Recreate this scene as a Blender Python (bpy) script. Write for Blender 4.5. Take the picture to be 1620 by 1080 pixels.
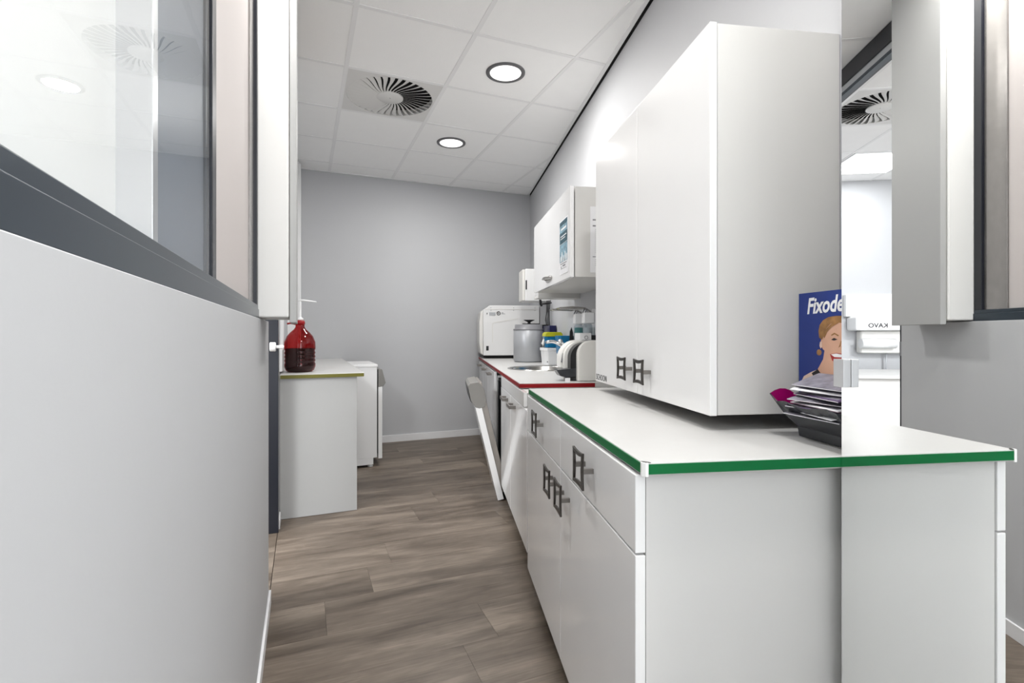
import bpy, bmesh, math, random
from mathutils import Matrix, Vector, Euler
random.seed(4)
for o in list(bpy.data.objects): bpy.data.objects.remove(o)
S = bpy.context.scene
COL = S.collection
R = math.radians
EYE = 1.10            # camera height
DEL = R(14.87)        # the building's own axes are turned against the slanted right hand wall
CEIL = 2.667

# ---------------------------------------------------------------- camera
cam = bpy.data.cameras.new('camera'); co = bpy.data.objects.new('camera', cam); COL.objects.link(co)
co.location = (0, 0, EYE); co.rotation_euler = (R(90), 0, -R(7.755))
cam.sensor_width = 36; cam.lens = 36 * 793 / 1620; cam.shift_y = -12.6 / 1620; cam.clip_start = 0.01
S.camera = co
# ---------------------------------------------------------------- world, lights, exposure
w = bpy.data.worlds.new('world'); S.world = w; w.use_nodes = True
bg = w.node_tree.nodes['Background']; bg.inputs[0].default_value = (0.93, 0.965, 1.0, 1); bg.inputs[1].default_value = 2.4
S.view_settings.view_transform = 'Standard'; S.view_settings.look = 'None'
S.view_settings.exposure = 0.9; S.view_settings.gamma = 1.0; S.view_settings.use_curve_mapping = False
LAMP_W = 9.5          # each round downlight
PANEL_W = 64.0        # square light panels of the next room, the mirrored one and added ones

# ---------------------------------------------------------------- helpers
def to_world(p, frame):
    x, y, z = p
    if frame == 'B':
        c, s = math.cos(DEL), math.sin(DEL)
        return Vector((x * c - y * s, x * s + y * c, z))
    return Vector(p)
def rot_of(frame): return DEL if frame == 'B' else 0.0

def tag(o, label=None, cat=None, group=None, kind=None):
    if label: o['label'] = label
    if cat: o['category'] = cat
    if group: o['group'] = group
    if kind: o['kind'] = kind
    return o

class Node:
    """a root (or an own-mesh thing) placed in one of the two frames; org = its base point in frame coordinates"""
    def __init__(s, obj, org, frame): s.o, s.org, s.frame = obj, Vector(org), frame

def thing(name, label, cat, org, frame='R', group=None):
    o = bpy.data.objects.new(name, None); COL.objects.link(o); o.empty_display_size = .1
    o.location = to_world(org, frame); o.rotation_euler = (0, 0, rot_of(frame))
    tag(o, label, cat, group)
    return Node(o, org, frame)

class MB:
    def __init__(s): s.v, s.f, s.m, s.sm = [], [], [], []
    def add(s, vs, fs, m=0, smooth=False):
        b = len(s.v); s.v += [tuple(p) for p in vs]
        for f in fs: s.f.append([b + i for i in f]); s.m.append(m); s.sm.append(smooth)
        return s
    def box(s, a, b, m=0):
        x0, x1 = sorted((a[0], b[0])); y0, y1 = sorted((a[1], b[1])); z0, z1 = sorted((a[2], b[2]))
        return s.add([(x0,y0,z0),(x1,y0,z0),(x1,y1,z0),(x0,y1,z0),(x0,y0,z1),(x1,y0,z1),(x1,y1,z1),(x0,y1,z1)],
                     [(3,2,1,0),(4,5,6,7),(0,1,5,4),(1,2,6,5),(2,3,7,6),(3,0,4,7)], m)
    def prism(s, poly, axis, a, b, m=0, smooth=False):
        """poly: 2D points; axis 'x': (y,z) pts, 'y': (x,z) pts, 'z': (x,y) pts, extruded from a to b"""
        def P(p, t):
            return {'x': (t, p[0], p[1]), 'y': (p[0], t, p[1]), 'z': (p[0], p[1], t)}[axis]
        n = len(poly); vs = [P(p, a) for p in poly] + [P(p, b) for p in poly]
        ar = sum(poly[i][0]*poly[(i+1)%n][1] - poly[(i+1)%n][0]*poly[i][1] for i in range(n))
        flip = (ar < 0) ^ (axis == 'y') ^ (b < a)
        caps = [list(range(n))[::-1], list(range(n, 2*n))]
        sides = [[i, (i+1) % n, n + (i+1) % n, n + i] for i in range(n)]
        if flip: caps = [c[::-1] for c in caps]; sides = [c[::-1] for c in sides]
        s.add(vs, caps, m)
        b0 = len(s.v) - 2*n
        for f in sides: s.f.append([b0 + i for i in f]); s.m.append(m); s.sm.append(smooth)
        return s
    def lathe(s, prof, c=(0,0,0), seg=32, m=0, axis='z', caps=True):
        vs, fs = [], []
        for r, h in prof:
            for k in range(seg):
                a = 2*math.pi*k/seg; u, v = r*math.cos(a), r*math.sin(a)
                p = {'z': (u, v, h), 'x': (h, u, v), 'y': (v, h, u)}[axis]
                vs.append((c[0]+p[0], c[1]+p[1], c[2]+p[2]))
        for i in range(len(prof)-1):
            for k in range(seg):
                fs.append((i*seg+k, i*seg+(k+1)%seg, (i+1)*seg+(k+1)%seg, (i+1)*seg+k))
        s.add(vs, fs, m, True)
        if caps:
            b0 = len(s.v)-len(vs)
            for i0, rev in ((0, True), ((len(prof)-1)*seg, False)):
                if prof[0 if rev else -1][0] > 1e-5:
                    f = [b0+i0+k for k in range(seg)]
                    s.f.append(f[::-1] if rev else f); s.m.append(m); s.sm.append(False)
        return s
    def tube(s, pts, r, seg=10, m=0, flat=None):
        pts = [Vector(p) for p in pts]; vs, fs = [], []
        up = Vector((0, 0, 1)); n = len(pts)
        for i, p in enumerate(pts):
            d = (pts[min(i+1, n-1)] - pts[max(i-1, 0)]).normalized()
            a = d.cross(up)
            if a.length < 1e-3: a = d.cross(Vector((1, 0, 0)))
            a.normalize(); b = a.cross(d).normalized()
            rr = r[i] if isinstance(r, (list, tuple)) else r
            for k in range(seg):
                t = 2*math.pi*k/seg
                vs.append(p + a*math.cos(t)*rr + b*math.sin(t)*rr*(flat or 1))
        for i in range(n-1):
            for k in range(seg): fs.append((i*seg+k, i*seg+(k+1)%seg, (i+1)*seg+(k+1)%seg, (i+1)*seg+k))
        s.add(vs, fs, m, True); b0 = len(s.v)-len(vs)
        s.f.append([b0+k for k in range(seg)][::-1]); s.m.append(m); s.sm.append(False)
        s.f.append([b0+(n-1)*seg+k for k in range(seg)]); s.m.append(m); s.sm.append(False)
        return s
    def quad(s, pts, m=0): return s.add(pts, [list(range(len(pts)))], m)
    def mesh(s, name, mats, org=(0,0,0)):
        me = bpy.data.meshes.new(name)
        o = Vector(org)
        me.from_pydata([Vector(v)-o for v in s.v], [], s.f)
        for m in (mats if isinstance(mats, (list, tuple)) else [mats]): me.materials.append(m)
        me.polygons.foreach_set('material_index', s.m)
        me.polygons.foreach_set('use_smooth', s.sm)
        bm = bmesh.new(); bm.from_mesh(me); bmesh.ops.recalc_face_normals(bm, faces=bm.faces); bm.to_mesh(me); bm.free()
        me.update(); return me
    def part(s, name, mats, parent, node, bevel=0, at=None, seg=2):
        """child of parent; vertices in frame coordinates (at=None) or local about `at`"""
        me = s.mesh(name, mats, node.org if at is None else (0,0,0))
        o = bpy.data.objects.new(name, me); COL.objects.link(o)
        o.parent = parent.o if isinstance(parent, Node) else parent
        if at is not None: o.location = Vector(at) - node.org
        bev(o, bevel, seg); return o
    def single(s, name, mats, label, cat, org, frame='R', group=None, bevel=0, seg=2, kind=None):
        me = s.mesh(name, mats, org)
        o = bpy.data.objects.new(name, me); COL.objects.link(o)
        o.location = to_world(org, frame); o.rotation_euler = (0, 0, rot_of(frame))
        tag(o, label, cat, group, kind); bev(o, bevel, seg)
        return Node(o, org, frame)
def bev(o, w_, seg=2):
    if w_:
        b = o.modifiers.new('bevel', 'BEVEL'); b.width = w_; b.segments = seg; b.limit_method = 'ANGLE'; b.angle_limit = R(40)
        b.harden_normals = True
def struct(name, mb, mats, frame='B', bevel=0):
    o = mb.single(name, mats, None, None, (0,0,0), frame, kind='structure', bevel=bevel); return o
def copy_tree(o, parent=None):
    c = o.copy(); COL.objects.link(c)
    if parent is not None: c.parent = parent
    for ch in list(o.children):
        copy_tree(ch, c)
    return c
def text(name, body, size, mat, parent, node, pos, right, up, bold=0, shear=0, sx=1, align='LEFT', extrude=.0002):
    cu = bpy.data.curves.new(name, 'FONT'); cu.body = body; cu.size = size; cu.offset = bold; cu.shear = shear
    cu.align_x = align; cu.extrude = extrude; cu.materials.append(mat); cu.resolution_u = 3
    tmp = bpy.data.objects.new('tmp', cu); COL.objects.link(tmp); bpy.context.view_layer.update()
    me = bpy.data.meshes.new_from_object(tmp.evaluated_get(bpy.context.evaluated_depsgraph_get())); bpy.data.objects.remove(tmp)
    me.name = name; o = bpy.data.objects.new(name, me); COL.objects.link(o); o.parent = parent.o if isinstance(parent, Node) else parent
    r_, u_ = Vector(right), Vector(up); n_ = r_.cross(u_)
    M = Matrix((r_*sx, u_, n_)).transposed().to_4x4(); M.translation = Vector(pos) - node.org
    o.matrix_local = M
    return o
def clip(poly, n, d):
    """keep the side n.p <= d"""
    out = []
    for i in range(len(poly)):
        a, b = poly[i], poly[(i+1) % len(poly)]
        da, db = n[0]*a[0]+n[1]*a[1]-d, n[0]*b[0]+n[1]*b[1]-d
        if da <= 0: out.append(a)
        if (da < 0 < db) or (db < 0 < da):
            t = da/(da-db); out.append((a[0]+(b[0]-a[0])*t, a[1]+(b[1]-a[1])*t))
    return out
CD, SD = math.cos(DEL), math.sin(DEL)
def R2B(x, y): return (x*CD + y*SD, y*CD - x*SD)
def B2R(x, y): return (x*CD - y*SD, x*SD + y*CD)

# ---------------------------------------------------------------- materials
def mat(name, col, rough=.5, metal=0, spec=.5, bump=0, bscale=60, noise=0, nscale=4, coat=0, trans=0, ior=1.45, alpha=1, emis=None, es=0, randv=0):
    m = bpy.data.materials.new(name); m.use_nodes = True; nt = m.node_tree; b = nt.nodes['Principled BSDF']
    b.inputs['Base Color'].default_value = (*col, 1); b.inputs['Roughness'].default_value = rough
    b.inputs['Metallic'].default_value = metal; b.inputs['Specular IOR Level'].default_value = spec
    b.inputs['Coat Weight'].default_value = coat; b.inputs['Coat Roughness'].default_value = .03
    b.inputs['Transmission Weight'].default_value = trans; b.inputs['IOR'].default_value = ior; b.inputs['Alpha'].default_value = alpha
    if emis: b.inputs['Emission Color'].default_value = (*emis, 1); b.inputs['Emission Strength'].default_value = es
    tc = nt.nodes.new('ShaderNodeTexCoord')
    if noise or randv:
        nz = nt.nodes.new('ShaderNodeTexNoise'); nz.inputs['Scale'].default_value = nscale; nz.inputs['Detail'].default_value = 4
        nt.links.new(tc.outputs['Object'], nz.inputs['Vector'])
        mr = nt.nodes.new('ShaderNodeMapRange'); mr.inputs[1].default_value = .3; mr.inputs[2].default_value = .7
        mr.inputs[3].default_value = 1-noise; mr.inputs[4].default_value = 1+noise
        nt.links.new(nz.outputs['Fac'], mr.inputs[0])
        fac = mr.outputs[0]
        if randv:
            oi = nt.nodes.new('ShaderNodeObjectInfo'); m2 = nt.nodes.new('ShaderNodeMapRange')
            m2.inputs[3].default_value = 1-randv; m2.inputs[4].default_value = 1+randv
            nt.links.new(oi.outputs['Random'], m2.inputs[0])
            mu = nt.nodes.new('ShaderNodeMath'); mu.operation = 'MULTIPLY'; nt.links.new(fac, mu.inputs[0]); nt.links.new(m2.outputs[0], mu.inputs[1]); fac = mu.outputs[0]
        vm = nt.nodes.new('ShaderNodeVectorMath'); vm.operation = 'SCALE'; vm.inputs[0].default_value = col
        nt.links.new(fac, vm.inputs['Scale']); nt.links.new(vm.outputs[0], b.inputs['Base Color'])
    if bump:
        nz = nt.nodes.new('ShaderNodeTexNoise'); nz.inputs['Scale'].default_value = bscale; nz.inputs['Detail'].default_value = 3
        nt.links.new(tc.outputs['Object'], nz.inputs['Vector'])
        bp = nt.nodes.new('ShaderNodeBump'); bp.inputs['Strength'].default_value = bump; bp.inputs['Distance'].default_value = .002
        nt.links.new(nz.outputs['Fac'], bp.inputs['Height']); nt.links.new(bp.outputs[0], b.inputs['Normal'])
    return m
M = {}
M['paint'] = mat('wall_paint', (.49,.495,.51), .6, bump=.15, bscale=90, noise=.012, nscale=2)
M['paint_low'] = mat('low_wall_paint', (.47,.475,.485), .5, bump=.05, bscale=120, noise=.01)
M['ceil'] = mat('ceiling_tile', (.95,.95,.945), .8, bump=.25, bscale=220, noise=.012, nscale=8, randv=.012)
M['grid'] = mat('ceiling_grid', (.86,.86,.86), .4)
M['lacquer'] = mat('white_gloss_lacquer', (.86,.86,.86), .12, coat=.3, noise=.01, nscale=3)
M['laminate'] = mat('white_laminate', (.66,.655,.64), .38, bump=.03, bscale=200, noise=.01)
M['shaded_white'] = mat('shaded_white_board', (.38,.38,.375), .45, noise=.01)  # white board with its shade mixed into the colour
M['inner'] = mat('cabinet_side', (.64,.63,.61), .45, noise=.01)
M['worktop'] = mat('worktop_laminate', (.56,.555,.545), .33, bump=.06, bscale=260, noise=.015, nscale=20)
M['green'] = mat('green_tape', (.0,.135,.035), .5, spec=.25)
M['red'] = mat('red_tape', (.21,.004,.007), .5, spec=.2)
M['yellowgreen'] = mat('yellow_green_edge', (.115,.105,.008), .5)
M['edge_white'] = mat('white_edge', (.88,.88,.86), .4)
M['black'] = mat('black_metal', (.006,.007,.012), .3)
M['black_plastic'] = mat('black_plastic', (.01,.01,.012), .35, noise=.1)
M['void'] = mat('hollow_shade', (.004,.004,.004), .9)  # near black standing in for the shade in gaps and hollows
M['anthracite'] = mat('anthracite_aluminium', (.030,.042,.055), .28, metal=.35, noise=.03)
M['bronze'] = mat('brushed_metal_strip', (.30,.285,.275), .25, metal=.8, noise=.05, nscale=30)
M['pewter'] = mat('dark_pewter', (.075,.068,.062), .32, metal=.85, noise=.08, nscale=40)
M['pewter_lt'] = mat('pewter_post', (.24,.225,.21), .35, metal=.85)
M['steel'] = mat('stainless', (.55,.54,.52), .22, metal=1, noise=.05, nscale=30)
M['chrome'] = mat('chrome', (.8,.8,.8), .06, metal=1)
M['alu'] = mat('aluminium', (.75,.75,.76), .3, metal=.9)
M['mirror'] = mat('mirror_glass', (.955,.965,.96), .0, metal=1)
M['mirror_edge'] = mat('mirror_edge', (.62,.66,.63), .2)
M['white_pl'] = mat('white_plastic', (.78,.78,.78), .3, noise=.01)
M['cream_pl'] = mat('cream_plastic', (.74,.73,.70), .35, noise=.01)
M['grey_pl'] = mat('grey_plastic', (.42,.43,.45), .35, metal=.3, noise=.03)
M['grey_dk'] = mat('grey_lid', (.22,.22,.235), .4)
M['taupe'] = mat('taupe_plastic', (.22,.213,.20), .4)
M['inox_door'] = mat('inner_door_steel', (.40,.37,.34), .3, metal=.7, noise=.06, nscale=14)
M['blue_tub'] = mat('blue_plastic', (.006,.14,.30), .3, noise=.03)
M['yellow_pl'] = mat('yellow_plastic', (.50,.50,.015), .4)
M['navy'] = mat('navy', (.004,.005,.05), .3)
M['board_blue'] = mat('board_blue', (.012,.035,.22), .35, noise=.1, nscale=8)
M['white_print'] = mat('white_print', (.85,.85,.85), .5)
M['skin'] = mat('printed_skin', (.62,.36,.25), .5, noise=.06, nscale=20)
M['skin_lt'] = mat('printed_shoulder', (.70,.52,.42), .5, noise=.05, nscale=20)
M['hair'] = mat('printed_hair', (.30,.15,.05), .5, noise=.35, nscale=60)
M['dark_print'] = mat('dark_print', (.012,.01,.014), .5)
M['red_print'] = mat('red_print', (.35,.02,.02), .5)
M['charcoal'] = mat('charcoal_plastic', (.035,.037,.042), .25, noise=.1, nscale=20)
M['magenta'] = mat('magenta', (.27,.0,.10), .3)
M['paper'] = mat('paper', (.80,.80,.82), .6)
M['paper_grey'] = mat('grey_print', (.22,.21,.25), .5, noise=.4, nscale=40)
M['purple_print'] = mat('purple_print', (.12,.08,.16), .5, noise=.5, nscale=30)
M['teal_print'] = mat('teal_print', (.03,.09,.12), .5, noise=.3, nscale=30)
M['teal_lt'] = mat('teal_light_print', (.22,.36,.44), .5, noise=.6, nscale=45)
M['lamp_on'] = mat('lamp_diffuser', (.8,.8,.8), .5, emis=(1,.99,.97), es=.55)
M['panel_on'] = mat('light_panel', (.8,.8,.8), .5, emis=(.97,.985,1), es=2.0)
M['ring'] = mat('grey_ring', (.13,.13,.135), .4)
M['vane'] = mat('diffuser_white', (.72,.715,.70), .45)
M['beige'] = mat('beige_blind', (.70,.64,.62), .5, noise=.01)
M['greyblue'] = mat('grey_blue_panel', (.16,.19,.235), .35, noise=.02)
M['blind'] = mat('white_blind', (.86,.86,.85), .6)
def blindmat(nm='translucent_blind', c=(.86,.86,.85), f=.5):
    m = bpy.data.materials.new(nm); m.use_nodes = True; nt = m.node_tree; b = nt.nodes['Principled BSDF']; out = nt.nodes['Material Output']
    b.inputs['Base Color'].default_value = (*c,1); b.inputs['Roughness'].default_value = .6
    t = nt.nodes.new('ShaderNodeBsdfTranslucent'); t.inputs[0].default_value = (*c,1)
    mx = nt.nodes.new('ShaderNodeMixShader'); mx.inputs[0].default_value = f
    nt.links.new(b.outputs[0], mx.inputs[1]); nt.links.new(t.outputs[0], mx.inputs[2]); nt.links.new(mx.outputs[0], out.inputs[0]); return m
M['blind'] = blindmat(f=.24)
M['beige'] = blindmat('translucent_beige', (.56,.52,.505), .22)
M['base'] = mat('skirting', (.74,.74,.75), .4)
M['socket'] = mat('grey_socket', (.45,.46,.47), .4)
def glassmat(name, col, amount=1.0, rough=.0):
    m = bpy.data.materials.new(name); m.use_nodes = True; nt = m.node_tree; nt.nodes.clear()
    out = nt.nodes.new('ShaderNodeOutputMaterial'); mx = nt.nodes.new('ShaderNodeMixShader')
    t = nt.nodes.new('ShaderNodeBsdfTransparent'); t.inputs[0].default_value = (*col, 1)
    g = nt.nodes.new('ShaderNodeBsdfGlossy'); g.inputs['Roughness'].default_value = rough
    fr = nt.nodes.new('ShaderNodeFresnel'); fr.inputs[0].default_value = 1.5
    ge = nt.nodes.new('ShaderNodeNewGeometry'); sb = nt.nodes.new('ShaderNodeMath'); sb.operation = 'SUBTRACT'; sb.inputs[0].default_value = 1; sb.use_clamp = True
    mu = nt.nodes.new('ShaderNodeMath'); mu.operation = 'MULTIPLY'
    nt.links.new(ge.outputs['Backfacing'], sb.inputs[1]); nt.links.new(sb.outputs[0], mu.inputs[0]); nt.links.new(fr.outputs[0], mu.inputs[1])
    nt.links.new(mu.outputs[0], mx.inputs[0]); nt.links.new(t.outputs[0], mx.inputs[1]); nt.links.new(g.outputs[0], mx.inputs[2]); nt.links.new(mx.outputs[0], out.inputs[0])
    return m
M['pane'] = glassmat('window_glass', (.97,.975,.975))
M['red_glass'] = glassmat('red_bottle_plastic', (.62,.012,.02))
M['clear'] = glassmat('clear_plastic', (.80,.84,.86))
M['smoke'] = glassmat('smoked_plastic', (.10,.10,.12))
M['red_liquid'] = mat('dark_red_liquid', (.012,.0003,.001), .1)
M['green_liquid'] = mat('teal_soap', (.08,.26,.25), .3)
M['clear_liquid'] = mat('pale_gel', (.45,.47,.48), .3)
# floor: grey brown oak vinyl, grain along each plank's own length
def oak():
    m = bpy.data.materials.new('oak_plank'); m.use_nodes = True; nt = m.node_tree; b = nt.nodes['Principled BSDF']
    N = nt.nodes.new; L = nt.links.new
    tc = N('ShaderNodeTexCoord'); oi = N('ShaderNodeObjectInfo')
    ad = N('ShaderNodeVectorMath'); ad.operation = 'MULTIPLY_ADD'; ad.inputs[1].default_value = (1,1,1)
    cb = N('ShaderNodeCombineXYZ'); mm = N('ShaderNodeMath'); mm.operation = 'MULTIPLY'; mm.inputs[1].default_value = 37.0
    L(oi.outputs['Random'], mm.inputs[0]); L(mm.outputs[0], cb.inputs[0]); L(mm.outputs[0], cb.inputs[1]); L(mm.outputs[0], cb.inputs[2])
    L(tc.outputs['Object'], ad.inputs[0]); L(cb.outputs[0], ad.inputs[2])
    mp = N('ShaderNodeMapping'); mp.inputs['Scale'].default_value = (1.0, 5.5, 1.0); L(ad.outputs[0], mp.inputs[0])
    n1 = N('ShaderNodeTexNoise'); n1.inputs['Scale'].default_value = 1.6; n1.inputs['Detail'].default_value = 5; n1.inputs['Distortion'].default_value = .7; L(mp.outputs[0], n1.inputs['Vector'])
    mp2 = N('ShaderNodeMapping'); mp2.inputs['Scale'].default_value = (2.6, 60.0, 1.0); L(ad.outputs[0], mp2.inputs[0])
    n2 = N('ShaderNodeTexNoise'); n2.inputs['Scale'].default_value = 2.2; n2.inputs['Detail'].default_value = 6; L(mp2.outputs[0], n2.inputs['Vector'])
    mp3 = N('ShaderNodeMapping'); mp3.inputs['Scale'].default_value = (2.4, 6.5, 1.0); L(ad.outputs[0], mp3.inputs[0])
    n3 = N('ShaderNodeTexNoise'); n3.inputs['Scale'].default_value = 2.4; n3.inputs['Detail'].default_value = 3; n3.inputs['Distortion'].default_value = 2.2; L(mp3.outputs[0], n3.inputs['Vector'])
    cr = N('ShaderNodeValToRGB'); e = cr.color_ramp.elements
    e[0].position = .33; e[0].color = (.060,.043,.030,1); e[1].position = .67; e[1].color = (.245,.200,.158,1)
    k = cr.color_ramp.elements.new(.5); k.color = (.132,.104,.080,1)
    a1 = N('ShaderNodeMath'); a1.operation = 'MULTIPLY_ADD'; a1.inputs[1].default_value = .22; L(n2.outputs['Fac'], a1.inputs[0])
    a2 = N('ShaderNodeMath'); a2.operation = 'MULTIPLY'; a2.inputs[1].default_value = .64; L(n1.outputs['Fac'], a2.inputs[0]); L(a2.outputs[0], a1.inputs[2])
    a3 = N('ShaderNodeMath'); a3.operation = 'MULTIPLY_ADD'; a3.inputs[1].default_value = .14; L(n3.outputs['Fac'], a3.inputs[0]); L(a1.outputs[0], a3.inputs[2])
    a4 = N('ShaderNodeMath'); a4.operation = 'MULTIPLY_ADD'; a4.inputs[1].default_value = .07; L(oi.outputs['Random'], a4.inputs[0]); L(a3.outputs[0], a4.inputs[2])
    a5 = N('ShaderNodeMath'); a5.operation = 'SUBTRACT'; a5.inputs[1].default_value = .035; L(a4.outputs[0], a5.inputs[0])
    L(a5.outputs[0], cr.inputs[0]); L(cr.outputs[0], b.inputs['Base Color'])
    b.inputs['Roughness'].default_value = .42
    bp = N('ShaderNodeBump'); bp.inputs['Strength'].default_value = .12; bp.inputs['Distance'].default_value = .001; L(n2.outputs['Fac'], bp.inputs['Height']); L(bp.outputs[0], b.inputs['Normal'])
    return m
M['oak'] = oak()
M['joint'] = mat('floor_joint', (.09,.07,.055), .8)

# ================================================================ STRUCTURE (frame B = building axes, R = slanted right wall)
WR = .97                              # right wall plane, frame R
XL = -.13                             # left wall plane, frame B
ZE = 5.17                             # far wall plane, frame B
nR = (CD, -SD)                        # X_R = n.p in frame B
# floor slab + planks
fl = MB(); fl.box((-3.6, -3.2, -.08), (3.4, 6.3, -.008)); floor = struct('floor', fl, M['joint'])
rowh = .2475; offs = {}
def plank(poly):
    cx = sum(p[0] for p in poly)/len(poly); cy = sum(p[1] for p in poly)/len(poly)
    mb = MB(); mb.prism(poly, 'z', -.008, 0.0)
    me = mb.mesh('plank', M['oak'], (cx, cy, 0)); o = bpy.data.objects.new('plank', me); COL.objects.link(o)
    o.parent = floor.o; o.location = (cx, cy, 0); return o
z0 = 1.70 - rowh*19
knownj = {19: .656, 20: .081, 22: .393+.0, 23: 1.1}
for j in range(34):
    za, zb = z0 + j*rowh + .0003, z0 + (j+1)*rowh - .0003
    if za > ZE: break
    start = knownj.get(j, random.uniform(-.6, .8))
    x = start - 1.3*3
    while x < 3.2:
        xa, xb = x + .0004, x + 1.3 - .0004
        poly = [(xa,za),(xb,za),(xb,zb),(xa,zb)]
        poly = clip(poly, (0,1), ZE - .001); poly = clip(poly, (-1,0), -(XL + .001)) if poly else poly
        if poly and zb > -.2: poly = clip(poly, nR, WR - .001)
        elif poly: poly = clip(poly, (1,0), 3.2)
        if poly and len(poly) > 2:
            A = abs(sum(poly[i][0]*poly[(i+1)%len(poly)][1]-poly[(i+1)%len(poly)][0]*poly[i][1] for i in range(len(poly))))/2
            if A > .002 and zb > -1.6: plank(poly)
        x += 1.3
nf = MB(); nf.box((-3.4,-3.0,-.008),(XL-.002,6.0,0)); struct('floor_neighbour', nf, M['oak'])
nf = MB(); nf.box((XL,-3.0,-.008),(3.2,-1.6,0)); struct('floor_entrance', nf, M['oak'])

# ceiling: slab, tiles, T grid
GX, GZ = .235, 2.496
ce = MB(); ce.box((-3.6,-3.2,CEIL+.045),(3.4,6.3,CEIL+.10)); ceiling = struct('ceiling', ce, M['ceil'])
tile_me = None
skip = {(0,1), (-2,1)}
lights_cells = {(1,0), (1,2), (0,-1), (1,-2)}
def tile(poly, full):
    global tile_me
    cx = sum(p[0] for p in poly)/len(poly); cy = sum(p[1] for p in poly)/len(poly)
    if full and tile_me: me = tile_me
    else:
        mb = MB(); mb.prism(poly, 'z', CEIL+.003, CEIL+.012); me = mb.mesh('ceiling_tile', M['ceil'], (cx,cy,0))
        if full: tile_me = me
    o = bpy.data.objects.new('ceiling_tile', me); COL.objects.link(o); o.parent = ceiling.o; o.location = (cx,cy,0)
gr = MB()
def room_clip(poly, corr):
    poly = clip(poly, (0,1), ZE - .001)
    if corr:
        poly = clip(poly, (-1,0), -XL) if poly else poly
        cyy = max(p[1] for p in poly) if poly else 0
        if poly and cyy > -.2: poly = clip(poly, nR, WR - .012)
    else:
        poly = clip(poly, (1,0), XL-.10) if poly else poly
    return poly if poly and len(poly) > 2 else None
for i in range(-6, 6):
    for j in range(-8, 5):
        a, b = GX+.6*i, GZ+.6*j; h = .011
        base = [(a+h,b+h),(a+.6-h,b+h),(a+.6-h,b+.6-h),(a+h,b+.6-h)]
        if (i,j) in skip: continue
        for corr in (True, False):
            p = room_clip(base, corr)
            if p:
                A = abs(sum(p[q][0]*p[(q+1)%len(p)][1]-p[(q+1)%len(p)][0]*p[q][1] for q in range(len(p))))/2
                if A > .0008: tile(p, A > .3329)
for corr in (True, False):
    for i in range(-6, 7):
        a = GX+.6*i; p = room_clip([(a-.012,-3),(a+.012,-3),(a+.012,-.18),(a-.012,-.18)], corr)
        if p: gr.prism(p, 'z', CEIL, CEIL+.011)
        p = room_clip([(a-.012,-.18),(a+.012,-.18),(a+.012,6),(a-.012,6)], corr)
        if p: gr.prism(p, 'z', CEIL, CEIL+.011)
    for j in range(-8, 6):
        b = GZ+.6*j; p = room_clip([(-3.4,b-.012),(3.2,b-.012),(3.2,b+.012),(-3.4,b+.012)], corr)
        if p: gr.prism(p, 'z', CEIL+.0006, CEIL+.011)
gp = gr.part('ceiling_grid', M['grid'], floor.o, ceiling); gp.parent = ceiling.o
t = MB(); t.prism([(WR-.034,.1),(WR-.012,.1),(WR-.012,5.62),(WR-.034,5.62)], 'z', CEIL-.003, CEIL+.010); struct('trim_1', t, M['grid'], 'R')
t = MB(); t.box((WR-.012,.1,CEIL-.001),(WR,5.62,CEIL+.012)); t.box((WR-.0015,.1,CEIL-.012),(WR,5.62,CEIL)); struct('gap_shade_strip', t, M['void'], 'R')  # black strip drawn for the shade of the gap beside the wall
t = MB(); t.box((XL,ZE-.02,CEIL-.003),(2.5,ZE,CEIL+.003)); struct('trim_3', t, M['grid'])

# walls
m_ = MB(); m_.box((WR,-.0,0),(WR+.1,5.8,CEIL+.01)); struct('wall_right', m_, M['paint'], 'R')
m_ = MB(); m_.box((XL-.001,ZE,0),(2.7,ZE+.1,CEIL+.01)); struct('wall_far', m_, M['paint'])
m_ = MB(); m_.box((WR-.212,-.0,0),(WR,.856,CEIL)); struct('wall_pier', m_, M['paint'], 'R')
LW = XL-.10
SILL = 1.151
JA, JB = 2.27, 3.05                   # doorway in the left wall
m_ = MB(); m_.box((LW,-3.0,0),(XL,JA,SILL-.002)); struct('wall_left_low', m_, M['paint_low'], bevel=.0015)
m_ = MB(); m_.box((LW,1.832,SILL-.0005),(XL-.012,JA-.001,CEIL)); struct('wall_left_pillar', m_, M['paint_low'])
m_ = MB(); m_.box((LW,JB+.05,0),(XL,ZE,CEIL)); struct('wall_left_far', m_, M['paint'])
m_ = MB(); m_.box((-3.6,ZE,0),(XL-.002,ZE+.1,CEIL+.01)); struct('wall_neighbour_far', m_, M['paint'])
m_ = MB(); m_.box((-3.6,-3.0,0),(-3.5,ZE,.85)); m_.box((-3.6,-3.0,2.45),(-3.5,ZE,CEIL)); m_.box((-3.6,1.0,.85),(-3.5,ZE,2.45)); struct('wall_outer', m_, M['paint'])
m_ = MB(); m_.box((3.2,-3.0,0),(3.3,-.1,.12)); struct('wall_entrance', m_, M['paint'])
# duct boxing in the far left corner
t = MB(); t.box((XL,4.93,.9),(-.035,ZE-.001,CEIL-.012)); t.box((-.035,4.95,.9),(-.018,4.97,CEIL-.02)); struct('trim_4', t, M['white_pl'], bevel=.002)
# skirtings
t = MB(); t.box((XL+.0,ZE-.013,0),(1.9,ZE-.001,.07)); struct('baseboard_far', t, M['base'], bevel=.002)
t = MB(); t.box((XL+.0005,-1.5,0),(XL+.010,JA-.002,.055)); struct('baseboard_left', t, M['base'], bevel=.002)
t = MB(); t.box((XL+.0005,JB+.052,0),(XL+.010,3.24,.055)); struct('baseboard_left_far', t, M['base'], bevel=.002)
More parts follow.
